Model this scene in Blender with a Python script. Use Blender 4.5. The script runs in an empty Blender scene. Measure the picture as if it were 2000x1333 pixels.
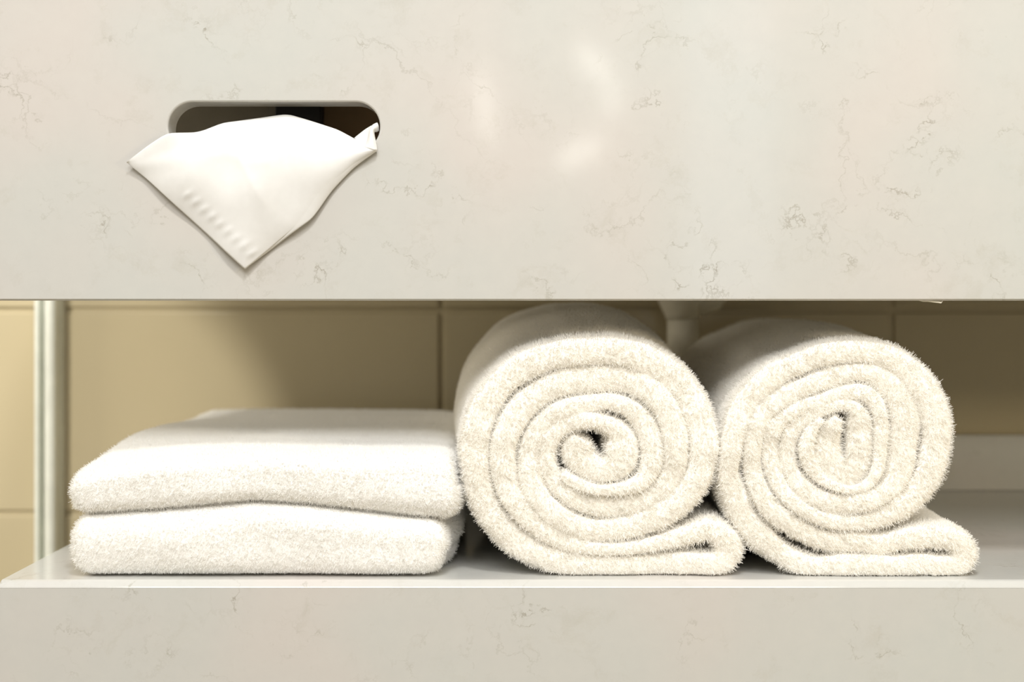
import bpy, bmesh, math, random
import numpy as np
from mathutils import Vector, noise

random.seed(7)
SC = bpy.context.scene
COL = SC.collection

# ------------------------------------------------------------------ measures
S = 0.00038            # metres per photo pixel on the front plane of the vanity (y = 0)
D = 0.85               # camera distance to that plane
CZ = 0.65              # camera height above the floor
def P(px, py, y=0.0):
    k = (D + y) / D
    return Vector(((px - 1000) * S * k, y, CZ - (py - 610) * S * k))

# ------------------------------------------------------------------ camera
cam_d = bpy.data.cameras.new('camera')
cam = bpy.data.objects.new('camera', cam_d); COL.objects.link(cam)
cam.location = (0, -D, CZ); cam.rotation_euler = (math.pi / 2, 0, 0)
cam_d.sensor_width = 36; cam_d.lens = 36 * D / (2000 * S)
cam_d.shift_y = -(666.5 - 610) / 2000
cam_d.clip_start = 0.01
cam_d.dof.use_dof = True; cam_d.dof.focus_distance = D + 0.022; cam_d.dof.aperture_fstop = 3.2
SC.camera = cam

# ------------------------------------------------------------------ colour management
SC.view_settings.view_transform = 'Standard'
SC.view_settings.look = 'None'
SC.view_settings.gamma = 1
SC.view_settings.use_curve_mapping = False
SC.view_settings.exposure = -0.11
SC.cycles.max_bounces = 8
SC.cycles.diffuse_bounces = 5
SC.cycles.caustics_reflective = False
SC.cycles.caustics_refractive = False

# ------------------------------------------------------------------ world and lamps
W = bpy.data.worlds.new('world'); SC.world = W; W.use_nodes = True
_nt = W.node_tree
_tc = _nt.nodes.new('ShaderNodeTexCoord'); _sx = _nt.nodes.new('ShaderNodeSeparateXYZ'); _cr = _nt.nodes.new('ShaderNodeValToRGB')
_nt.links.new(_tc.outputs['Generated'], _sx.inputs[0]); _nt.links.new(_sx.outputs[2], _cr.inputs[0])
_cr.color_ramp.elements[0].position = 0.0; _cr.color_ramp.elements[0].color = (0.66, 0.575, 0.41, 1)     # dim lower room
_cr.color_ramp.elements[0].position = 0.12; _cr.color_ramp.elements[1].position = 0.5; _cr.color_ramp.elements[1].color = (0.96, 0.955, 0.935, 1)      # bright ceiling
_nt.links.new(_cr.outputs[0], _nt.nodes['Background'].inputs[0])
_nt.nodes['Background'].inputs[1].default_value = 0.62

def area(name, loc, target, power, sx, sy=None, col=(1, 1, 1), shape='RECTANGLE', roll=0.0, spread=None):
    l = bpy.data.lights.new(name, 'AREA'); l.shape = shape
    l.size = sx; l.size_y = sy or sx; l.energy = power; l.color = col
    if spread: l.spread = math.radians(spread)
    o = bpy.data.objects.new(name, l); COL.objects.link(o)
    o.location = loc
    q = (Vector(target) - Vector(loc)).to_track_quat('-Z', 'Y')
    o.rotation_euler = (q.to_matrix() @ __import__('mathutils').Matrix.Rotation(roll, 3, 'Z')).to_euler()
    return o

WARM = (1.0, 0.985, 0.96)
area('room_light_panel', (-0.1, -1.95, 2.35), (0.0, 0.0, 0.62), 52, 2.2, 0.8, WARM)
area('right_fill_light', (1.6, -0.9, 0.92), (0.4, 0.43, 0.5), 9, 0.14, 0.14, (1.0, 0.84, 0.58))  # low warm fill added from the right to lift the upstand
area('ceiling_lamp_front', (0.1, -0.95, 2.3), (0.0, 0.0, 0.6), 24, 0.2, 0.2, WARM)
_sp = bpy.data.lights.new('wall_spot', 'SPOT'); _sp.energy = 86; _sp.color = (1.0, 0.95, 0.85); _sp.shadow_soft_size = 0.03  # added spot, cone shaped to lay the lit patch on the left wall
_so = bpy.data.objects.new('wall_spot', _sp); COL.objects.link(_so); _so.location = (-0.9, -1.2, 1.35)
_d = Vector((-0.475, 0.45, 0.495)) - _so.location; _so.rotation_euler = _d.to_track_quat('-Z', 'Y').to_euler()
_sp.spot_size = 2 * math.atan(0.215 / _d.length); _sp.spot_blend = 0.22
area('left_fill_light', (-1.9, -0.25, 1.5), (-0.1, 0.45, 0.58), 14, 0.6, 0.6, (1.0, 0.92, 0.76))  # broad fill added from the open left side, brightens the shaded back wall
def mirror(px, py, L=1.5):
    k = 1 + L / D
    return Vector(((px - 1000) * S * k, -L, CZ - (py - 610) * S * k)), k
# cool daylight window behind the camera
c, k = mirror(1425, 295)
area('daylight_window', c, (c.x, 0, c.z), 0.46, 175 * S * k, 625 * S * k, (0.72, 0.83, 1.0))
# ellipse lights added behind the camera to mirror as arc glints on the stone
for px, py, lx, ly, rot in ((947, 208, 22, 165, 7), (1160, 125, 34, 95, 42), (1196, 195, 22, 70, -5), (1132, 298, 32, 105, -58)):
    c, k = mirror(px, py)
    area('arc_glint_light', c, (c.x, 0, c.z), 0.085 * lx * ly / 3500, lx * S * k, ly * S * k, (1, 0.97, 0.9), 'ELLIPSE', math.radians(rot))

# ------------------------------------------------------------------ material helpers
def new_mat(name):
    m = bpy.data.materials.new(name); m.use_nodes = True
    nt = m.node_tree; b = nt.nodes['Principled BSDF']
    return m, nt, b
def N(nt, typ, **kw):
    n = nt.nodes.new(typ)
    for a, v in kw.items():
        if a.startswith('i_'):
            n.inputs[a[2:].replace('_', ' ')].default_value = v
        else:
            setattr(n, a, v)
    return n
def LK(nt, a, b): nt.links.new(a, b)
def ramp(nt, src, stops):
    r = nt.nodes.new('ShaderNodeValToRGB'); e = r.color_ramp.elements
    while len(e) < len(stops): e.new(0.5)
    for el, (p, c) in zip(e, stops):
        el.position = p; el.color = (c, c, c, 1) if not isinstance(c, tuple) else (*c, 1)
    LK(nt, src, r.inputs[0]); return r.outputs[0]
def math_n(nt, op, a, b=None):
    n = nt.nodes.new('ShaderNodeMath'); n.operation = op
    for i, v in enumerate((a, b)):
        if v is None: continue
        if isinstance(v, (int, float)): n.inputs[i].default_value = v
        else: LK(nt, v, n.inputs[i])
    return n.outputs[0]
def mix_c(nt, fac, a, b):
    n = nt.nodes.new('ShaderNodeMix'); n.data_type = 'RGBA'
    for i, v in ((0, fac), (6, a), (7, b)):
        if isinstance(v, (int, float)): n.inputs[i].default_value = v
        elif isinstance(v, tuple): n.inputs[i].default_value = (*v, 1)
        else: LK(nt, v, n.inputs[i])
    return n.outputs[2]

VEIN_SPOTS = [(1820, 250, 60), (1800, 300, 45), (1325, 490, 60), (1330, 540, 45), (1395, 530, 50), (1235, 30, 45), (1205, 20, 40),
              (205, 460, 40), (805, 480, 45), (1575, 440, 50), (1690, 480, 50), (480, 545, 45), (640, 520, 50), (380, 545, 40),
              (1080, 225, 45), (935, 210, 40), (640, 140, 40), (620, 20, 40), (400, 60, 35), (1470, 150, 40), (1610, 70, 35),
              (1980, 500, 50), (1960, 540, 45), (760, 330, 45), (870, 410, 35), (820, 350, 40), (1185, 415, 40), (20, 180, 40),
              (1090, 530, 45), (1760, 390, 50), (1640, 380, 40), (1270, 230, 45), (1700, 1250, 45), (580, 1230, 45), (1040, 1190, 45),
              (850, 1250, 50), (390, 1190, 40), (440, 1180, 40), (150, 1260, 40), (1900, 1200, 45), (300, 1300, 40)]

def make_stone():
    m, nt, b = new_mat('veined_quartz_stone')
    tc = N(nt, 'ShaderNodeTexCoord'); geo = N(nt, 'ShaderNodeNewGeometry')
    pos = tc.outputs['Object']
    # warped coordinates for the cracks
    nz = N(nt, 'ShaderNodeTexNoise', i_Scale=20.0, i_Detail=6.0, i_Roughness=0.65); LK(nt, pos, nz.inputs['Vector'])
    sub = N(nt, 'ShaderNodeVectorMath', operation='SUBTRACT'); LK(nt, nz.outputs['Color'], sub.inputs[0]); sub.inputs[1].default_value = (0.5, 0.5, 0.5)
    sc = N(nt, 'ShaderNodeVectorMath', operation='SCALE'); LK(nt, sub.outputs[0], sc.inputs[0]); sc.inputs['Scale'].default_value = 0.085
    ad = N(nt, 'ShaderNodeVectorMath', operation='ADD'); LK(nt, pos, ad.inputs[0]); LK(nt, sc.outputs[0], ad.inputs[1])
    vo = N(nt, 'ShaderNodeTexVoronoi', feature='DISTANCE_TO_EDGE', i_Scale=15.0); LK(nt, ad.outputs[0], vo.inputs['Vector'])
    line = ramp(nt, vo.outputs['Distance'], [(0.0, 1.0), (0.006, 0.8), (0.017, 0.0)])
    vo2 = N(nt, 'ShaderNodeTexVoronoi', feature='DISTANCE_TO_EDGE', i_Scale=34.0); LK(nt, ad.outputs[0], vo2.inputs['Vector'])
    line2 = ramp(nt, vo2.outputs['Distance'], [(0.0, 1.0), (0.02, 0.6), (0.06, 0.0)])
    # where cracks show: clusters
    nm = N(nt, 'ShaderNodeTexNoise', i_Scale=17.0, i_Detail=3.0); LK(nt, pos, nm.inputs['Vector'])
    mask = ramp(nt, nm.outputs[0], [(0.52, 0.0), (0.68, 0.55)])
    acc = None
    for px, py, r in VEIN_SPOTS:
        d = N(nt, 'ShaderNodeVectorMath', operation='DISTANCE'); LK(nt, pos, d.inputs[0]); d.inputs[1].default_value = P(px, py, 0)
        mr = N(nt, 'ShaderNodeMapRange', interpolation_type='SMOOTHSTEP'); LK(nt, d.outputs['Value'], mr.inputs[0])
        mr.inputs[1].default_value = 0; mr.inputs[2].default_value = r * S * 2.0; mr.inputs[3].default_value = 1; mr.inputs[4].default_value = 0
        acc = mr.outputs[0] if acc is None else math_n(nt, 'MAXIMUM', acc, mr.outputs[0])
    nbreak = N(nt, 'ShaderNodeTexNoise', i_Scale=70.0, i_Detail=3.0); LK(nt, pos, nbreak.inputs['Vector'])
    brk = ramp(nt, nbreak.outputs[0], [(0.42, 0.0), (0.6, 1.0)])
    m1 = math_n(nt, 'MAXIMUM', math_n(nt, 'MULTIPLY', mask, 0.8), math_n(nt, 'MULTIPLY', acc, 0.62))
    v1 = math_n(nt, 'MULTIPLY', math_n(nt, 'MULTIPLY', line, m1), brk)
    v2 = math_n(nt, 'MULTIPLY', math_n(nt, 'MULTIPLY', line2, math_n(nt, 'MULTIPLY', math_n(nt, 'POWER', m1, 1.5), 0.35)), brk)
    vo3 = N(nt, 'ShaderNodeTexVoronoi', feature='DISTANCE_TO_EDGE', i_Scale=8.5); LK(nt, ad.outputs[0], vo3.inputs['Vector'])
    line3 = ramp(nt, vo3.outputs['Distance'], [(0.0, 1.0), (0.004, 0.7), (0.010, 0.0)])
    nb3 = N(nt, 'ShaderNodeTexNoise', i_Scale=9.0, i_Detail=3.0); LK(nt, ad.outputs[0], nb3.inputs['Vector'])
    v3 = math_n(nt, 'MULTIPLY', line3, math_n(nt, 'MULTIPLY', ramp(nt, nb3.outputs[0], [(0.54, 0.0), (0.66, 1.0)]), 0.3))
    vein = math_n(nt, 'MAXIMUM', math_n(nt, 'MAXIMUM', v1, v2), v3)
    # soft clouding
    n1 = N(nt, 'ShaderNodeTexNoise', i_Scale=4.5, i_Detail=2.0); LK(nt, pos, n1.inputs['Vector'])
    tint = ramp(nt, n1.outputs[0], [(0.36, (0.500, 0.512, 0.492)), (0.5, (0.513, 0.509, 0.487)), (0.64, (0.540, 0.509, 0.484))])
    n2 = N(nt, 'ShaderNodeTexNoise', i_Scale=70.0, i_Detail=7.0, i_Roughness=0.65); LK(nt, pos, n2.inputs['Vector'])
    cl = ramp(nt, n2.outputs[0], [(0.3, 0.0), (0.7, 1.0)])
    tint = mix_c(nt, math_n(nt, 'MULTIPLY', cl, 0.22), tint, (0.60, 0.59, 0.555))
    n3 = N(nt, 'ShaderNodeTexNoise', i_Scale=30.0, i_Detail=5.0, i_Roughness=0.7); LK(nt, ad.outputs[0], n3.inputs['Vector'])
    st = ramp(nt, n3.outputs[0], [(0.55, 0.0), (0.75, 1.0)])
    tint = mix_c(nt, math_n(nt, 'MULTIPLY', st, 0.30), tint, (0.40, 0.38, 0.32))
    colr = mix_c(nt, vein, tint, (0.21, 0.185, 0.13))
    LK(nt, colr, b.inputs['Base Color'])
    b.inputs['Roughness'].default_value = 0.10
    b.inputs['IOR'].default_value = 1.5
    return m

def make_tile():
    m, nt, b = new_mat('glazed_beige_tile')
    tc = N(nt, 'ShaderNodeTexCoord')
    n = N(nt, 'ShaderNodeTexNoise', i_Scale=3.0, i_Detail=3.0); LK(nt, tc.outputs['Object'], n.inputs['Vector'])
    c = ramp(nt, n.outputs[0], [(0.3, (0.455, 0.39, 0.255)), (0.7, (0.485, 0.42, 0.28))])
    LK(nt, c, b.inputs['Base Color']); b.inputs['Roughness'].default_value = 0.16
    return m

def simple(name, col, rough=0.5, metal=0.0, nscale=40.0, namp=0.06):
    m, nt, b = new_mat(name)
    tc = N(nt, 'ShaderNodeTexCoord')
    n = N(nt, 'ShaderNodeTexNoise', i_Scale=nscale, i_Detail=3.0); LK(nt, tc.outputs['Object'], n.inputs['Vector'])
    lo = tuple(x * (1 - namp) for x in col); hi = tuple(min(1, x * (1 + namp)) for x in col)
    LK(nt, ramp(nt, n.outputs[0], [(0.3, lo), (0.7, hi)]), b.inputs['Base Color'])
    b.inputs['Roughness'].default_value = rough; b.inputs['Metallic'].default_value = metal
    return m

def make_towel(name, lo, hi_c):
    m, nt, b = new_mat(name)
    tc = N(nt, 'ShaderNodeTexCoord')
    n = N(nt, 'ShaderNodeTexNoise', i_Scale=320.0, i_Detail=2.0); LK(nt, tc.outputs['Object'], n.inputs['Vector'])
    LK(nt, ramp(nt, n.outputs[0], [(0.3, lo), (0.7, hi_c)]), b.inputs['Base Color'])
    b.inputs['Roughness'].default_value = 0.95
    b.inputs['Specular IOR Level'].default_value = 0.1
    bm_ = N(nt, 'ShaderNodeBump', i_Strength=0.6, i_Distance=0.001); LK(nt, n.outputs[0], bm_.inputs['Height']); LK(nt, bm_.outputs[0], b.inputs['Normal'])
    return m
def make_pile(name, lo, hi_c):
    m, nt, b = new_mat(name)
    hi = N(nt, 'ShaderNodeHairInfo')
    LK(nt, ramp(nt, hi.outputs['Random'], [(0.0, lo), (1.0, hi_c)]), b.inputs['Base Color'])
    b.inputs['Roughness'].default_value = 0.9
    b.inputs['Specular IOR Level'].default_value = 0.15
    tr = N(nt, 'ShaderNodeBsdfTranslucent'); tr.inputs[0].default_value = (0.95, 0.93, 0.88, 1)
    mx = N(nt, 'ShaderNodeMixShader'); mx.inputs[0].default_value = 0.3
    LK(nt, b.outputs[0], mx.inputs[1]); LK(nt, tr.outputs[0], mx.inputs[2])
    LK(nt, mx.outputs[0], nt.nodes['Material Output'].inputs[0])
    return m
def make_tissue():
    m, nt, b = new_mat('soft_white_tissue')
    tc = N(nt, 'ShaderNodeTexCoord')
    n = N(nt, 'ShaderNodeTexNoise', i_Scale=160.0, i_Detail=4.0); LK(nt, tc.outputs['Object'], n.inputs['Vector'])
    LK(nt, ramp(nt, n.outputs[0], [(0.3, (0.80, 0.797, 0.785)), (0.7, (0.83, 0.828, 0.818))]), b.inputs['Base Color'])
    b.inputs['Roughness'].default_value = 0.9; b.inputs['Specular IOR Level'].default_value = 0.1
    tr = N(nt, 'ShaderNodeBsdfTranslucent'); tr.inputs[0].default_value = (0.93, 0.92, 0.9, 1)
    mx = N(nt, 'ShaderNodeMixShader'); mx.inputs[0].default_value = 0.22
    LK(nt, b.outputs[0], mx.inputs[1]); LK(nt, tr.outputs[0], mx.inputs[2])
    LK(nt, mx.outputs[0], nt.nodes['Material Output'].inputs[0])
    return m

STONE = make_stone(); TILE = make_tile(); TOWEL = make_towel('cream_terry_cotton', (0.925, 0.895, 0.835), (0.945, 0.92, 0.87)); TOWEL_W = make_towel('white_terry_cotton', (0.92, 0.91, 0.89), (0.94, 0.935, 0.92)); PILE = make_pile('cream_terry_loops', (0.90, 0.885, 0.85), (0.95, 0.938, 0.912)); PILE_W = make_pile('white_terry_loops', (0.875, 0.875, 0.87), (0.93, 0.93, 0.928)); TISSUE = make_tissue()
GROUT = simple('brown_grout', (0.16, 0.12, 0.065), 0.9)
CHROME = simple('satin_aluminium', (0.74, 0.76, 0.69), 0.35, 0.1)
PVC = simple('white_pvc', (0.86, 0.82, 0.70), 0.35)
BLACK = simple('matt_black_metal', (0.006, 0.006, 0.008), 0.5)
CARD = simple('brown_board', (0.17, 0.105, 0.05), 0.7)
SLOT_SHADE = simple('slot_shade_grey', (0.20, 0.18, 0.14), 0.7)
FLOORM = simple('beige_floor', (0.30, 0.255, 0.18), 0.4, 0, 2.0)
LINT = simple('white_fibre', (0.9, 0.88, 0.8), 0.9)

# ------------------------------------------------------------------ object helpers
def obj(name, me, mats, parent=None, smooth=False):
    if isinstance(me, bmesh.types.BMesh):
        bm = me; me = bpy.data.meshes.new(name)
        bmesh.ops.recalc_face_normals(bm, faces=bm.faces); bm.to_mesh(me); bm.free()
    for mt in (mats if isinstance(mats, (list, tuple)) else [mats]): me.materials.append(mt)
    if smooth: me.shade_smooth()
    o = bpy.data.objects.new(name, me); COL.objects.link(o)
    if parent: o.parent = parent
    return o
def tag(o, label, cat, group=None, kind=None):
    if label: o['label'] = label
    if cat: o['category'] = cat
    if group: o['group'] = group
    if kind: o['kind'] = kind
    return o
def empty(name, label, cat, group=None):
    o = bpy.data.objects.new(name, None); COL.objects.link(o); o.empty_display_size = 0.02
    return tag(o, label, cat, group)
def box(bm, x0, x1, y0, y1, z0, z1, bev=0.0, seg=2):
    r = bmesh.ops.create_cube(bm, size=1)
    for v in r['verts']:
        v.co = Vector((x0 + (v.co.x + .5) * (x1 - x0), y0 + (v.co.y + .5) * (y1 - y0), z0 + (v.co.z + .5) * (z1 - z0)))
    if bev:
        es = list({e for v in r['verts'] for e in v.link_edges})
        bmesh.ops.bevel(bm, geom=es, offset=bev, segments=seg, profile=0.5, affect='EDGES')
def from_arrays(name, verts, faces):
    me = bpy.data.meshes.new(name); me.from_pydata([tuple(v) for v in verts], [], faces); me.update(); return me
def smoothstep(a, b, x):
    t = np.clip((np.asarray(x, float) - a) / (b - a), 0, 1); return t * t * (3 - 2 * t)

# ------------------------------------------------------------------ setting
WALL_Y = 0.45
bm = bmesh.new()
joint_x = [P(862, 0, WALL_Y).x]; tw = P(1742, 0, WALL_Y).x - P(862, 0, WALL_Y).x
z_hi = P(0, 606, WALL_Y).z; z_lo = P(0, 1003, WALL_Y).z; th = z_hi - z_lo
g = 0.003
for i in range(-5, 5):
    for j in range(-3, 4):
        x0 = joint_x[0] + i * tw; z0 = z_lo + j * th
        if x0 + tw < -2.2 or x0 > 2.0: continue
        box(bm, x0 + g, x0 + tw - g, WALL_Y, WALL_Y + 0.01, max(0.0, z0 + g), z0 + th - g, 0.0015, 2)
nt_ = len(bm.faces)
box(bm, -2.3, 2.1, WALL_Y + 0.003, WALL_Y + 0.12, 0, 1.5)
bm.faces.ensure_lookup_table()
for f in bm.faces[nt_:]: f.material_index = 1
w = obj('wall_back', bm, [TILE, GROUT]); w['kind'] = 'structure'
bm = bmesh.new(); box(bm, -2.3, 2.1, -2.6, WALL_Y + 0.12, -0.05, 0.0)
f = obj('floor', bm, FLOORM); f['kind'] = 'structure'

# ------------------------------------------------------------------ vanity: apron with slot, counter on top
T = 0.020
ZA0 = P(0, 587.5).z; ZA1 = 0.91
van = empty('vanity_counter', 'wide pale veined stone vanity front with rounded tissue slot, above the open shelf', 'vanity')
van.location = (0, 0, 0)
def rect(x0, x1, z0, z1): return [(x0, z0), (x1, z0), (x1, z1), (x0, z1)]
cxs, czs = P(535, 247).x, P(535, 247).z
def stadium(hw, r, n=24):
    pts = []
    for k in range(n + 1):
        a = -math.pi / 2 + math.pi * k / n; pts.append((cxs + hw - r + r * math.cos(a), czs + r * math.sin(a)))
    for k in range(n + 1):
        a = math.pi / 2 + math.pi * k / n; pts.append((cxs - hw + r + r * math.cos(a), czs + r * math.sin(a)))
    return pts
bm = bmesh.new()
XL, XR = -0.41, 1.50
def loop(pts, y): return [bm.verts.new((x, y, z)) for x, z in pts]
def bridge(a, b):
    n = len(a)
    for i in range(n): bm.faces.new((a[i], a[(i + 1) % n], b[(i + 1) % n], b[i]))
def cap(outer, inner):
    es = []
    for L in (outer, inner):
        for i in range(len(L)):
            e = bm.edges.get((L[i], L[(i + 1) % len(L)])) or bm.edges.new((L[i], L[(i + 1) % len(L)])); es.append(e)
    bmesh.ops.triangle_fill(bm, use_beauty=True, use_dissolve=False, edges=es)
e = 0.0013
o0 = loop(rect(XL + e, XR - e, ZA0 + e, ZA1), 0); o1 = loop(rect(XL, XR, ZA0, ZA1), e); o2 = loop(rect(XL, XR, ZA0, ZA1), T)
hw, r = 207 * S, 48 * S
h00 = loop(stadium(hw + 0.0012, r + 0.0012), 0.0); h0 = loop(stadium(hw + 0.0004, r + 0.0004), 0.0004); h1 = loop(stadium(hw, r), 0.0013); h2 = loop(stadium(hw, r), T)
bridge(o0, o1); bridge(o1, o2); bridge(h00, h0); bridge(h0, h1); bridge(h1, h2)
cap(o0, h00); cap(o2, h2)
obj('apron_panel', bm, STONE, van)
bm = bmesh.new(); box(bm, -0.345, XR, 0.0205, WALL_Y - 0.001, ZA1 - 0.045, ZA1, 0.0)
obj('counter_deck', bm, STONE, van)
bm = bmesh.new(); box(bm, -0.418, XR, -0.012, WALL_Y - 0.001, ZA1, ZA1 + 0.02, 0.002)
obj('countertop', bm, STONE, van)

# things behind the slot
bm = bmesh.new(); x0, x1 = P(537, 0, 0.1).x, P(627, 0, 0.1).x
box(bm, x0, x1, 0.10, 0.112, 0.735, ZA1 - 0.0451, 0.001)
tag(obj('mounting_bracket', bm, BLACK), 'black metal strap glimpsed inside the slot behind the tissue', 'bracket')
bm = bmesh.new(); x0, x1 = P(632, 0, 0.12).x, P(800, 0, 0.12).x
box(bm, x0, x1, 0.12, 0.15, 0.725, ZA1 - 0.0451, 0.001)
tag(obj('backing_board', bm, CARD), 'dark brown board glimpsed inside the slot at its right end', 'board')
bm = bmesh.new(); x0, x1 = P(180, 0, 0.12).x, P(630, 0, 0.12).x  # grey sheet added so the slot's left interior reads as shade
box(bm, x0, x1, 0.12, 0.15, 0.725, ZA1 - 0.0451, 0.001)
tag(obj('backing_board', bm, SLOT_SHADE), 'grey backing added behind the slot to darken its left end', 'board')

# ------------------------------------------------------------------ shelf
ZS = 0.45
SH = empty('stone_shelf', 'pale veined stone shelf with deep front, carrying the white towels', 'shelf')
XSL = -0.381
ch = 0.0048
bm = bmesh.new()
prof = [(ch + 0.0012, ZS), (ch - 0.0010, ZS - 0.0007), (0.0005, ZS - ch + 0.0008), (0.0, ZS - ch), (0.0, ZS - ch - 0.0002), (0.02, ZS - ch - 0.0002), (0.02, ZS - 0.03), (WALL_Y - 0.001, ZS - 0.03), (WALL_Y - 0.001, ZS)]
a = [bm.verts.new((XSL, y, z)) for y, z in prof]; b_ = [bm.verts.new((1.5, y, z)) for y, z in prof]
for i in range(len(prof)): bm.faces.new((a[i], a[(i + 1) % len(prof)], b_[(i + 1) % len(prof)], b_[i]))
bm.faces.new(a); bm.faces.new(b_)
obj('shelf_slab', bm, STONE, SH)
bm = bmesh.new(); box(bm, XSL, 1.5, 0.0, 0.02, 0.14, ZS - ch - 0.0003)
obj('front_panel', bm, STONE, SH)
bm = bmesh.new(); zu = P(0, 851, 0.43).z
box(bm, P(430, 0, .43).x, 1.5, 0.43, WALL_Y - 0.001, ZS + 0.0001, zu, 0.0015)
obj('upstand', bm, STONE, SH)

# ------------------------------------------------------------------ aluminium profile on the wall, left
pr = empty('wall_profile', 'slim satin aluminium upright on the tiled wall left of the towels', 'metal profile')
y0 = 0.425
xa, xb = P(66, 0, y0).x, P(110, 0, y0).x
wd = xb - xa
bm = bmesh.new(); box(bm, xa, xb, y0 + 0.012, WALL_Y - 0.0005, 0.02, 1.4, 0.001)
obj('channel', bm, CHROME, pr)
bm = bmesh.new(); box(bm, xa, xa + wd * 0.22, y0, y0 + 0.013, 0.02, 1.4, 0.002)
obj('flange', bm, CHROME, pr)
bm = bmesh.new(); box(bm, xb - wd * 0.5, xb, y0 - 0.006, y0 + 0.013, 0.02, 1.4, 0.006, 4)
obj('flange', bm, CHROME, pr)

# ------------------------------------------------------------------ drain pipe
def lathe(bm, cx, cy, prof, n=40, axis='Z'):
    rings = []
    for rr, h in prof:
        ring = []
        for k in range(n):
            t = 2 * math.pi * k / n
            if axis == 'Z': co = (cx + rr * math.cos(t), cy + rr * math.sin(t), h)
            ring.append(bm.verts.new(co))
        rings.append(ring)
    for A, B in zip(rings, rings[1:]):
        for k in range(n): bm.faces.new((A[k], A[(k + 1) % n], B[(k + 1) % n], B[k]))
    bm.faces.new(rings[0]); bm.faces.new(rings[-1])
PY = 0.40
kp = (D + PY) / D * S
cx = (1334 - 1000) * kp
pipe = empty('drain_pipe', 'white plastic basin drain pipe hanging behind the gap between the rolled towels', 'pipe')
def zz(py): return CZ - (py - 610) * kp
bm = bmesh.new(); lathe(bm, cx, PY, [(31 * kp, ZS + 0.0003), (31 * kp, zz(622))])
obj('tail_pipe', bm, PVC, pipe, True)
bm = bmesh.new(); lathe(bm, cx - 2 * kp, PY, [(31 * kp, zz(625)), (34 * kp, zz(614)), (39 * kp, zz(605)), (46 * kp, zz(590)), (52 * kp, zz(575)), (54 * kp, zz(556)), (54 * kp, zz(520)), (40 * kp, zz(512)), (30 * kp, zz(505)), (30 * kp, 0.864)])
obj('trap_cup', bm, PVC, pipe, True)
bm = bmesh.new()
pts = [(1345, 588), (1368, 592), (1386, 584), (1398, 566), (1400, 545), (1400, 500)]
n = 28; rings = []
for i, (px, py) in enumerate(pts):
    a_ = Vector(pts[max(0, i - 1)]); c_ = Vector(pts[min(len(pts) - 1, i + 1)]); t = (c_ - a_).normalized(); nrm = Vector((-t.y, t.x))
    ring = []
    rad = [20, 25, 27, 28, 28, 28][i] * kp
    for q in range(n):
        th_ = 2 * math.pi * q / n
        ring.append(bm.verts.new(((px - 1000) * kp + nrm.x * rad * math.cos(th_), PY - 0.006 + rad * math.sin(th_), zz(py) - nrm.y * rad * math.cos(th_))))
    rings.append(ring)
for A, B in zip(rings, rings[1:]):
    for q in range(n): bm.faces.new((A[q], A[(q + 1) % n], B[(q + 1) % n], B[q]))
bm.faces.new(rings[0]); bm.faces.new(rings[-1])
obj('elbow', bm, PVC, pipe, True)

# ------------------------------------------------------------------ towels: pile
def add_pile(o, density, length, count, hair_len, seed, rough=0.35, rad=0.00026):
    vg = o.vertex_groups.new(name='density'); vl = o.vertex_groups.new(name='length')
    for wgt in sorted(set(np.round(density, 2))):
        if wgt > 0: vg.add([int(i) for i in np.nonzero(np.round(density, 2) == wgt)[0]], float(wgt), 'REPLACE')
    for wgt in sorted(set(np.round(length, 1))):
        if wgt > 0: vl.add([int(i) for i in np.nonzero(np.round(length, 1) == wgt)[0]], float(wgt), 'REPLACE')
    md = o.modifiers.new('terry_pile', 'PARTICLE_SYSTEM'); ps = md.particle_system; st = ps.settings
    ps.seed = seed
    st.type = 'HAIR'; st.use_advanced_hair = True; st.count = count; st.hair_step = 3
    st.emit_from = 'FACE'; st.distribution = 'RAND'; st.use_modifier_stack = False
    st.hair_length = hair_len
    st.normal_factor = hair_len / 4 * 1.0
    st.factor_random = hair_len / 4 * rough
    st.brownian_factor = hair_len * 0.2
    st.length_random = 0.5
    st.material = 2
    st.root_radius = rad; st.tip_radius = rad * 0.65; st.radius_scale = 1.0; st.use_close_tip = False
    st.display_step = 2; st.render_step = 2
    ps.vertex_group_density = 'density'; ps.vertex_group_length = 'length'
    return o

# ------------------------------------------------------------------ rolled towels
def catmull(pts, step):
    pts = np.asarray(pts, float); out = []
    ext = np.vstack([2 * pts[0] - pts[1], pts, 2 * pts[-1] - pts[-2]])
    for i in range(1, len(ext) - 2):
        p0, p1, p2, p3 = ext[i - 1:i + 3]
        L = np.linalg.norm(p2[:2] - p1[:2]); n = max(2, int(round(L / step)))
        for k in range(n):
            t = k / n
            out.append(0.5 * ((2 * p1) + (-p0 + p2) * t + (2 * p0 - 5 * p1 + 4 * p2 - p3) * t * t + (-p0 + 3 * p1 - 3 * p2 + p3) * t ** 3))
    out.append(pts[-1]); return np.array(out)

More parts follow.
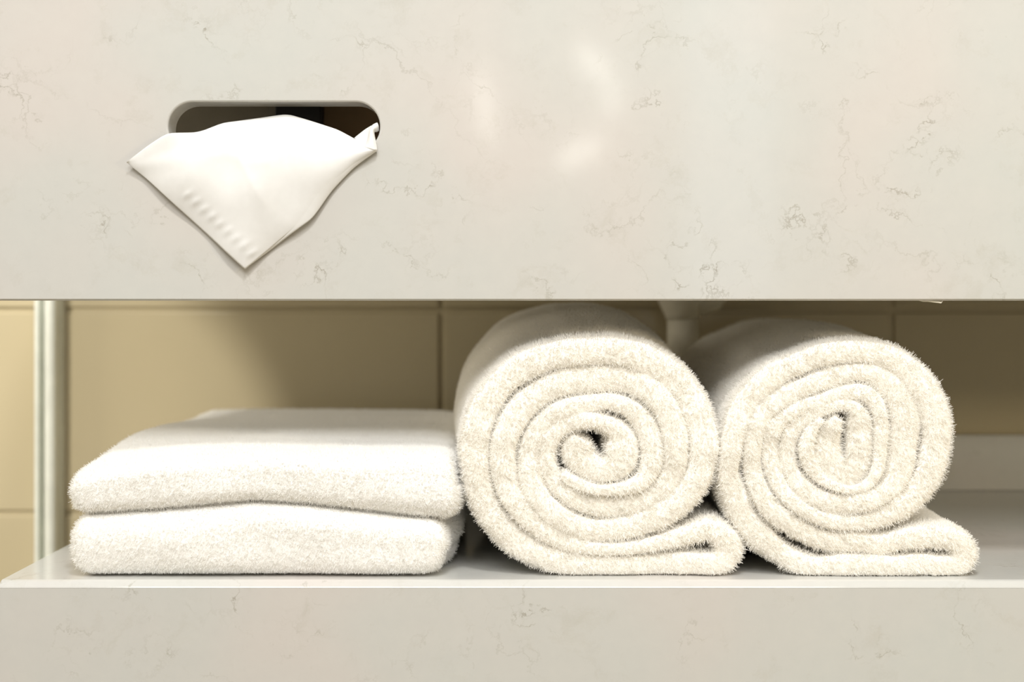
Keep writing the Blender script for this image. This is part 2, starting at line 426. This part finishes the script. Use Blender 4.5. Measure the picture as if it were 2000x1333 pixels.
YF = 0.014
DEPTH = 0.335
def rolled(name, label, A, B, centre, grow_x, grow_z, shift_x, seed, count):
    path = catmull(list(reversed(B)) + list(A), 4.5)
    k = (D + YF) / D * S
    X = (path[:, 0] - 1000) * k; Z = CZ - (path[:, 1] + 5 * smoothstep(900, 1100, path[:, 1]) - 610) * k; H = path[:, 2] * k * 1.0
    n = len(X)
    tx = np.gradient(X); tz = np.gradient(Z); L = np.hypot(tx, tz); tx /= L; tz /= L
    nx, nz = -tz, tx
    # end tapers
    rng = np.random.RandomState(seed)
    # which side of the strip is the open air
    open_side = np.zeros((n, 2))
    for s_i, s in enumerate((1, -1)):
        qx = X + s * nx * (H + 0.006); qz = Z + s * nz * (H + 0.006)
        d = np.hypot(qx[:, None] - X[None], qz[:, None] - Z[None]) - H[None]
        open_side[:, s_i] = (d.min(1) > 0.001)
    bottom = (Z - H < ZS + 0.004)
    ph = [(1.0 - math.cos(math.pi * q / 10)) / 2 for q in range(11)]
    stations = [0.004, 0.010, 0.02, 0.035, 0.055, 0.08, 0.11, 0.15, 0.20, 0.26, 0.31, DEPTH]
    verts = []; dens = []; leng = []
    cxm = (centre[0] - 1000) * k
    dist0 = np.cumsum(L); 
    for i in range(n):
        ring = []
        h = H[i]
        wob = 0.0022 * noise.noise(Vector((X[i] * 22, 0.3 + seed, Z[i] * 22))) + 0.0026 * noise.noise(Vector((dist0[i] * 11, 5.3 + seed, 0))) + 0.0014 * noise.noise(Vector((X[i] * 70, 2.3, Z[i] * 70)))
        hh = h * (1 + 0.11 * noise.noise(Vector((dist0[i] * 45, seed, 0))))
        rc = min(h, 0.0105)
        y_rim = YF + rc * 0.85 + wob
        cyc = []
        for s_i, s in ((0, 1), (1, -1)):
            seq = stations[::-1] if s == 1 else stations
            for st in seq: cyc.append((s, s * hh, y_rim + st, st, s_i))
            if s == 1:
                for q in range(11):
                    a = math.pi * (q / 10)
                    cyc.append((0, math.cos(a) * hh, y_rim - math.sin(a) ** 0.5 * rc * 0.58, 0, None))
        for s, off, y, st, s_i in cyc:
            x = X[i] + nx[i] * off; z = Z[i] + nz[i] * off
            dep = max(0.0, y - YF)
            f = float(smoothstep(-0.01, 0.20, dep))
            f2 = f + 0.02 * noise.noise(Vector((x * 12, dep * 18, z * 12 + seed))) * min(1, dep * 30)
            x2 = cxm + (x - cxm) * (1 + grow_x * f2) + shift_x * f
            z2 = ZS + 0.0011 + (z - ZS - 0.0011) * (1 + grow_z * f2)
            if z2 < ZS + 0.0008: z2 = ZS + 0.0008
            verts.append((x2, y, z2))
            if s == 0: dens.append(1.0); leng.append(1.0)
            else:
                op = open_side[i, s_i]
                if op and not (z2 < ZS + 0.002 and st > 0.02): dens.append(0.75 if st < 0.12 else 0.4); leng.append(0.9 if st < 0.03 else 0.6)
                else: dens.append(0.2 if st <= 0.010 else 0.0); leng.append(0.6)
            if z2 < ZS + 0.003: leng[-1] = min(leng[-1], 0.4)
    m = len(cyc); faces = []
    for i in range(n - 1):
        for j in range(m):
            a, b2 = i * m + j, i * m + (j + 1) % m
            faces.append((a, b2, b2 + m, a + m))
    faces.append(tuple(range(m - 1, -1, -1))); faces.append(tuple((n - 1) * m + j for j in range(m)))
    me = from_arrays(name, verts, faces)
    bmx = bmesh.new(); bmx.from_mesh(me); bmesh.ops.recalc_face_normals(bmx, faces=bmx.faces); bmx.to_mesh(me); bmx.free()
    o = obj(name, me, [TOWEL, PILE], None, True)
    tag(o, label, 'towel', 'white towels on the shelf')
    add_pile(o, np.array(dens), np.array(leng), count, 0.0026, seed, rough=0.75, rad=0.00034)
    return o

A1 = [(1424,1070,29),(1412,1094,25),(1385,1100,21),(1340,1099,22),(1290,1101,21),(1240,1103,19),(1180,1102,20),(1120,1099,22),(1070,1088,25),(1025,1066,27),(985,1035,28),(955,1000,27),(936,955,27),(928,905,28),(930,855,28),(942,812,28),(965,770,28),(1000,734,28),(1045,709,28),(1095,694,28),(1150,688,28),(1205,688,27),(1255,701,28),(1300,726,28),(1337,762,29),(1362,806,29),(1376,855,29),(1376,895,29),(1362,940,27),(1333,978,26),(1290,1008,24),(1240,1027,23),(1190,1035,22),(1150,1035,23),(1110,1022,24),(1070,995,24),(1043,958,24),(1034,915,24),(1038,875,23),(1055,840,22),(1080,815,20),(1110,798,18),(1150,790,17),(1195,787,17),(1235,803,19),(1262,835,23),(1275,875,24),(1273,912,22),(1255,942,18),(1215,957,13),(1160,957,11),(1115,940,12),(1100,925,8)]
B1 = [(1415,1048,25),(1388,1034,21),(1345,1044,19),(1300,1056,16),(1250,1067,13),(1200,1071,12),(1150,1069,13),(1105,1058,18),(1065,1036,21),(1025,1003,23),(997,965,25),(984,920,26),(982,880,27),(994,840,27),(1020,800,27),(1060,768,26),(1105,748,27),(1160,743,28),(1215,741,27),(1262,759,27),(1295,790,27),(1316,835,26),(1322,880,24),(1318,920,23),(1298,955,22),(1262,978,22),(1210,990,22),(1160,988,22),(1115,970,20),(1085,945,18),(1068,905,18),(1072,870,18),(1092,842,17),(1125,826,16),(1165,824,15),(1205,843,22),(1217,872,33),(1212,905,32),(1180,922,24),(1145,908,29),(1128,882,31),(1138,860,21)]
A2 = [(1886,1080,26),(1875,1100,22),(1845,1104,20),(1800,1101,22),(1750,1104,20),(1700,1102,22),(1650,1102,22),(1600,1105,18),(1560,1097,21),(1520,1073,22),(1485,1043,26),(1456,1010,26),(1440,970,27),(1425,930,20),(1430,880,22),(1440,835,24),(1458,793,25),(1485,760,24),(1520,733,24),(1560,714,22),(1605,697,22),(1650,689,23),(1700,690,22),(1740,700,24),(1775,722,26),(1805,755,28),(1825,795,29),(1835,840,28),(1832,880,29),(1822,920,27),(1802,955,26),(1770,985,24),(1725,1009,19),(1680,1020,15),(1640,1020,14),(1595,1008,14),(1555,985,15),(1527,955,16),(1511,915,17),(1507,875,17),(1515,840,17),(1535,817,15),(1570,797,15),(1610,783,14),(1650,770,16),(1685,768,16),(1710,785,16),(1722,820,14),(1722,865,14),(1718,910,13),(1702,942,11),(1670,957,9),(1630,950,9),(1600,930,14),(1580,900,15),(1577,868,15),(1588,840,12),(1606,820,8)]
B2 = [(1876,1058,22),(1850,1048,22),(1810,1048,22),(1770,1052,20),(1725,1062,20),(1680,1057,20),(1630,1056,20),(1590,1045,19),(1552,1024,20),(1515,1001,22),(1490,970,20),(1475,930,18),(1471,890,18),(1476,850,19),(1492,812,20),(1525,783,20),(1570,760,19),(1620,741,20),(1670,729,18),(1710,734,20),(1742,756,24),(1765,790,27),(1775,830,30),(1768,875,29),(1765,910,28),(1748,948,24),(1715,972,20),(1675,984,20),(1630,984,20),(1590,970,19),(1560,945,18),(1543,910,18),(1541,875,18),(1552,842,16),(1578,818,14),(1612,802,11),(1645,792,11),(1672,800,14),(1683,830,24),(1683,870,27),(1678,910,27),(1650,930,30),(1622,905,31),(1618,870,28),(1626,840,19),(1638,818,9)]
rolled('rolled_towel', 'white rolled towel in the middle, beside the folded towels, flap tucked against its neighbour', A1, B1, (1155, 890), 0.07, 0.145, -0.006, 3, 200000)
rolled('rolled_towel', 'white rolled towel at the right end of the row, loose flap over bare shelf', A2, B2, (1640, 890), 0.03, 0.075, 0.006, 5, 200000)

# ------------------------------------------------------------------ folded towels
def folded(name, label, xl, xr, zlo, zhi, seed, xr_fun, xl_fun, y_front, count):
    NX = 150; rlen = []
    k = (D + y_front) / D * S
    prof = []       # (depth fraction position y in metres from front, t in -1..1)
    dep = 0.375; hb = 0.5
    rr = 0.019
    # closed ring, starting at the bottom back
    nb, nc = 40, 14
    for q in range(nb): prof.append((dep - rr - (dep - 2 * rr) * (q / nb) , -1.0, 0))
    for q in range(nc + 1):
        a = -math.pi / 2 - math.pi * q / nc
        ca, sa = math.cos(a), math.sin(a); prof.append((rr - rr * abs(ca) ** 0.62, math.copysign(abs(sa) ** 0.62, sa), 1))
    for q in range(1, nb): prof.append((rr + (dep - 2 * rr) * (q / nb) ** 1.0, 1.0, 2))
    for q in range(nc + 1):
        a = math.pi / 2 - math.pi * q / nc
        prof.append((dep - rr + rr * math.cos(a), math.sin(a), 3))
    m = len(prof); verts = []; dens = []; leng = []
    rx = 0.017
    for i in range(NX + 1):
        u = i / NX
        # cluster stations at the ends
        uu = 0.5 - 0.5 * math.cos(math.pi * u); uu = 0.5 * uu + 0.5 * u
        for (yy, t, zone) in prof:
            xl_m = (xl_fun(yy, t) - 1000) * k; xr_m = (xr_fun(yy, t) - 1000) * k
            x = xl_m + (xr_m - xl_m) * uu
            d = min(x - xl_m, xr_m - x)
            e_ = 1.0 if d >= rx else max(0.0, 1 - (1 - d / rx) ** 2.6) ** (1 / 2.6)
            e_ = max(e_, 0.03)
            y = y_front + yy + 0.0022 * noise.noise(Vector((x * 14, seed, t))) * (1 if yy < .1 else 0)
            y = y_front + 0.19 + (y - y_front - 0.19) * (1 - (1 - e_) * 0.055)
            px = x / k + 1000
            lo, hi = zlo(px, yy), zhi(px, yy)
            mid = (lo + hi) / 2
            if t < 0 and name == 'folded_towel' and zlo is Z_BASE:
                mid = lo + (hi - lo) * 0.5
            z = mid + (hi - lo) / 2 * t * e_
            if zone == 2: z += (0.0016 * noise.noise(Vector((x * 11, yy * 16, seed))) + 0.0030 * noise.noise(Vector((x * 5, yy * 7, seed + 4))) * min(1, yy / 0.06)) * e_
            verts.append((x, y, z))
            vis = (zone in (1, 2)) or (zone == 3) or d < 0.03
            dens.append(0.0 if (zone == 0 and d > 0.01) else (1.0 if yy < 0.05 else (0.7 if yy < 0.2 else 0.35)))
            leng.append(0.7 + (0.3 if d < 0.006 else 0))
            if z < ZS + 0.003: leng[-1] = 0.3
    faces = []
    for i in range(NX):
        for j in range(m):
            a, b2 = i * m + j, i * m + (j + 1) % m
            faces.append((a, a + m, b2 + m, b2))
    faces.append(tuple(range(m))); faces.append(tuple(NX * m + j for j in range(m - 1, -1, -1)))
    me = from_arrays(name, verts, faces)
    bmx = bmesh.new(); bmx.from_mesh(me); bmesh.ops.recalc_face_normals(bmx, faces=bmx.faces); bmx.to_mesh(me); bmx.free()
    o = obj(name, me, [TOWEL_W, PILE_W], None, True)
    tag(o, label, 'towel', 'white towels on the shelf')
    add_pile(o, np.array(dens), np.array(leng), count, 0.0024, seed, rough=0.75, rad=0.00026)
    return o
YT = 0.010
KT = (D + YT) / D * S
def zpx(py): return CZ - (py - 610) * KT
SEAMX = [100, 170, 300, 400, 490, 600, 700, 800, 880, 920]
SEAMY = [1006, 1006, 1000, 990, 983, 989, 1001, 1013, 1018, 1019]
def seam(px, yy):
    f = float(smoothstep(0.03, 0.12, yy)); return zpx(np.interp(px, SEAMX, SEAMY) * (1 - f) + 1000 * f)
def Z_BASE(px, yy): return ZS + 0.0008
def Z_SEAM_LO(px, yy): return seam(px, yy) - 0.0004
def Z_SEAM_HI(px, yy): return seam(px, yy) + 0.0004
def Z_TOP(px, yy):
    f = float(smoothstep(0.0, 0.12, yy))
    front = np.interp(px, [130, 160, 240, 330, 500, 700, 880], [922, 918, 905, 896, 888, 893, 886])
    back = np.interp(px, [130, 300, 500, 800, 900], [884, 880, 880, 884, 893])
    return zpx(front * (1 - f) + back * f)
def xr_low(yy, t): return 872 + 20 * float(smoothstep(0.022, 0.05, yy)) - 24 * float(smoothstep(0.1, 0.38, yy)) - 10 * max(0, -t)
def xl_low(yy, t): return 136 + 6 * float(smoothstep(0.05, 0.3, yy))
def xr_top(yy, t): return 889 + 13 * max(0.0, -t) * float(1 - smoothstep(0.15, .3, yy)) - 16 * float(smoothstep(0.1, 0.38, yy))
def xl_top(yy, t): return 134 + 8 * float(smoothstep(0.05, 0.3, yy))
folded('folded_towel', 'lower of the two white folded towels at the left, lying on the stone', 136, 880, Z_BASE, Z_SEAM_LO, 11, xr_low, xl_low, YT, 150000)
folded('folded_towel', 'upper of the two white folded towels at the left, with shaded top', 134, 890, Z_SEAM_HI, Z_TOP, 13, xr_top, xl_top, YT, 170000)

# ------------------------------------------------------------------ tissue
def interp_curve(pts, u):
    pts = np.asarray(pts, float)
    return np.array([np.interp(u, pts[:, 0], pts[:, 1]), np.interp(u, pts[:, 0], pts[:, 2])])
TOPC = [(0, 252, 319), (.07, 288, 290), (.15, 328, 263), (.25, 378, 257), (.36, 430, 236), (.48, 500, 227), (.58, 557, 219), (.66, 606, 233), (.76, 655, 249), (.85, 690, 268), (.93, 714, 286), (1, 737, 294)]
BOTF = [(0, 252, 320), (.08, 292, 353), (.25, 370, 425), (.5, 481, 527), (.62, 548, 470), (.74, 610, 420), (.84, 646, 370), (.92, 690, 325), (1, 736, 296)]
BOTB = [(0, 252, 320), (.08, 292, 353), (.25, 370, 425), (.5, 481, 526), (.62, 566, 461), (.74, 612, 428), (.84, 650, 372), (.92, 692, 328), (1, 737, 296)]
def smooth_u(c):
    # densify and smooth a control curve
    us = np.linspace(0, 1, 161); p = interp_curve(c, us)
    sharp = np.abs(us - .5) < 0.02 if c is not TOPC else np.zeros_like(us, bool)
    for _ in range(14):
        q = p.copy(); q[:, 1:-1] = 0.25 * p[:, :-2] + 0.5 * p[:, 1:-1] + 0.25 * p[:, 2:]
        q[:, sharp] = p[:, sharp]; p = q
    return us, p
us, TP = smooth_u(TOPC); _, BF = smooth_u(BOTF); _, BB = smooth_u(BOTB)
verts = []; faces = []
inslot = smoothstep(330, 400, TP[0]) * (1 - smoothstep(690, 728, TP[0]))
def sheet(B, yoff, emboss):
    base = len(verts); NV = 70
    for iv in range(NV + 1):
        v = iv / NV
        for iu, u in enumerate(us):
            px = TP[0, iu] * (1 - v) + B[0, iu] * v; py = TP[1, iu] * (1 - v) + B[1, iu] * v
            yr = -0.0035 + 0.0135 * inslot[iu]
            roll = math.exp(-(v * 5.0) ** 1.4)
            bow = -0.0055 * math.sin(math.pi * min(1, v)) ** 0.8 * math.sin(math.pi * u) ** 0.7
            y = -0.0022 * (1 - roll) + yr * roll + bow - 0.0008
            # soft folds fanning out of the slot
            ang = math.atan2(px - 540, py - 60)
            y += 0.0011 * math.sin(ang * 16 + 1.2 * v) * smoothstep(0.0, 0.4, v) * (1 - 0.6 * v)
            y += 0.0016 * noise.noise(Vector((px * 0.012, py * 0.012, 3)))
            # a soft crease running down from the slot and one across the fan
            dcr = (px - 427) * 0.87 - (py - 235) * 0.49
            y -= 0.0013 * math.exp(-abs(dcr) / 22) * smoothstep(0.02, 0.2, v) * (1 - smoothstep(0.5, 0.8, v))
            dcx = py - (330 - 30 * math.exp(-((px - 420) / 110) ** 2))
            y -= 0.0007 * math.exp(-(dcx / 16) ** 2) * (1 - smoothstep(470, 600, px))
            if emboss:
                # pressed dashes beside the lower left edge
                for q in range(9):
                    ex, ey = 372 + q * 15.5, 382 + q * 14.2
                    dx, dy = px - ex, py - ey
                    al = (dx * 0.80 - dy * 0.60) ; ac = (dx * 0.60 + dy * 0.80)
                    if abs(al) < 26 and abs(ac) < 15: y -= 0.0008 * math.exp(-(al / 11) ** 2 - (ac / 4.5) ** 2)
            y = min(y, -0.0011) if py > 262 and not (345 < px < 725 and py < 285) else y
            verts.append(P(px, py, 0) + Vector((0, y + yoff, 0)))
    n = len(us)
    for iv in range(NV):
        for iu in range(n - 1):
            a = base + iv * n + iu; faces.append((a, a + 1, a + n + 1, a + n))
    return base
b0 = sheet(BF, -0.0006, True)
b1 = sheet(BB, 0.0, False)
# the part that runs back down into the slot
base = len(verts); sel = [i for i in range(len(us)) if 352 < TP[0, i] < 722]
rows = [(0, 0), (0.003, 1.5), (0.009, 8), (0.016, 22), (0.021, 45), (0.024, 75), (0.026, 120), (0.027, 190)]
for dy, dpy in rows:
    for i in sel:
        px = TP[0, i]; py = TP[1, i]
        yr = -0.0035 + 0.0135 * inslot[i]
        up = 0.0
        y = max(yr, -0.0035) + dy
        cl = 535 + (px - 535) * (1 - 0.25 * min(1, dpy / 190))
        verts.append(P(cl, py + dpy * 0.9 - up, 0) + Vector((0, y, 0)))
n = len(sel)
for r_ in range(len(rows) - 1):
    for i in range(n - 1):
        a = base + r_ * n + i; faces.append((a, a + 1, a + n + 1, a + n))
# curled corner at the right end of the slot: a strip rolled towards the slot wall, with the inner face behind it
def patch(rows_):
    base = len(verts); m = len(rows_[0])
    dense = []
    R = np.array(rows_, float)
    tt = np.linspace(0, len(rows_) - 1, 6 * (len(rows_) - 1) + 1); cc = np.linspace(0, m - 1, 5 * (m - 1) + 1)
    def cr(A, t):
        i_ = min(int(t), len(A) - 2); f_ = t - i_
        p1, p2 = A[i_], A[i_ + 1]; p0 = A[i_ - 1] if i_ > 0 else 2 * p1 - p2; p3 = A[i_ + 2] if i_ + 2 < len(A) else 2 * p2 - p1
        return 0.5 * (2 * p1 + (p2 - p0) * f_ + (2 * p0 - 5 * p1 + 4 * p2 - p3) * f_ ** 2 + (3 * p1 - p0 - 3 * p2 + p3) * f_ ** 3)
    for t in tt:
        row = np.array([cr(R[:, q], t) for q in range(m)])
        for c in cc:
            px, py, ymm = cr(row, c); verts.append(P(px, py, 0) + Vector((0, ymm * 0.001, 0)))
    mm = len(cc)
    for a_ in range(len(tt) - 1):
        for b_ in range(mm - 1):
            q = base + a_ * mm + b_; faces.append((q, q + 1, q + mm + 1, q + mm))
patch([[(713, 288, -2.6), (722, 292, -5.2), (733, 295, -5.0), (738, 295, -2.6)],
       [(716, 280, -1.0), (723, 283, -4.6), (731, 284, -4.4), (736, 283, -1.5)],
       [(719, 266, 0.5), (724, 268, -3.0), (729, 268, -2.8), (732, 266, 0.5)],
       [(721, 254, 2.0), (725, 254, -1.0), (729, 255, -0.8), (731, 258, 2.0)],
       [(726, 243, 3.5), (730, 245, 0.8), (734, 249, 0.9), (735, 257, 3.0)],
       [(735, 237, 5.0), (737, 240, 2.8), (739, 246, 2.6), (739, 254, 4.0)]])
patch([[(688, 266, 9.5), (700, 257, 8.5), (712, 249, 7.0), (724, 243, 5.0)],
       [(697, 278, 5.0), (706, 270, 5.0), (714, 262, 5.0), (722, 254, 4.0)],
       [(706, 288, 0.5), (711, 284, 1.2), (717, 279, 1.8), (721, 270, 2.0)],
       [(712, 292, -1.5), (715, 290, -0.8), (718, 287, 0.0), (720, 284, 0.3)]])
me = from_arrays('paper_tissue', verts, faces)
ti = obj('paper_tissue', me, TISSUE, None, True)
so = ti.modifiers.new('thickness', 'SOLIDIFY'); so.thickness = 0.00012; so.offset = 0
tag(ti, 'white paper tissue hanging in a pointed fan out of the stone slot', 'tissue')

# ------------------------------------------------------------------ lint under the apron edge
bm = bmesh.new()
pts = [(1797, 587.0), (1806, 588.6), (1815, 588.3), (1826, 589.6), (1836, 590.4), (1841, 591.6), (1845, 587.2)]
rad = [0.4, 1.0, 1.2, 1.5, 1.9, 1.6, 0.5]
rings = []
for i, (px, py) in enumerate(pts):
    ring = []
    for q in range(8):
        t = 2 * math.pi * q / 8
        ring.append(bm.verts.new(P(px, py, 0) + Vector((0, 0.003 + rad[i] * S * math.cos(t), rad[i] * S * math.sin(t)))))
    rings.append(ring)
for A_, B_ in zip(rings, rings[1:]):
    for q in range(8): bm.faces.new((A_[q], A_[(q + 1) % 8], B_[(q + 1) % 8], B_[q]))
bm.faces.new(rings[0]); bm.faces.new(rings[-1])
tag(obj('lint_thread', bm, LINT, None, True), 'tiny white scrap of lint clinging under the edge above the right roll', 'lint')
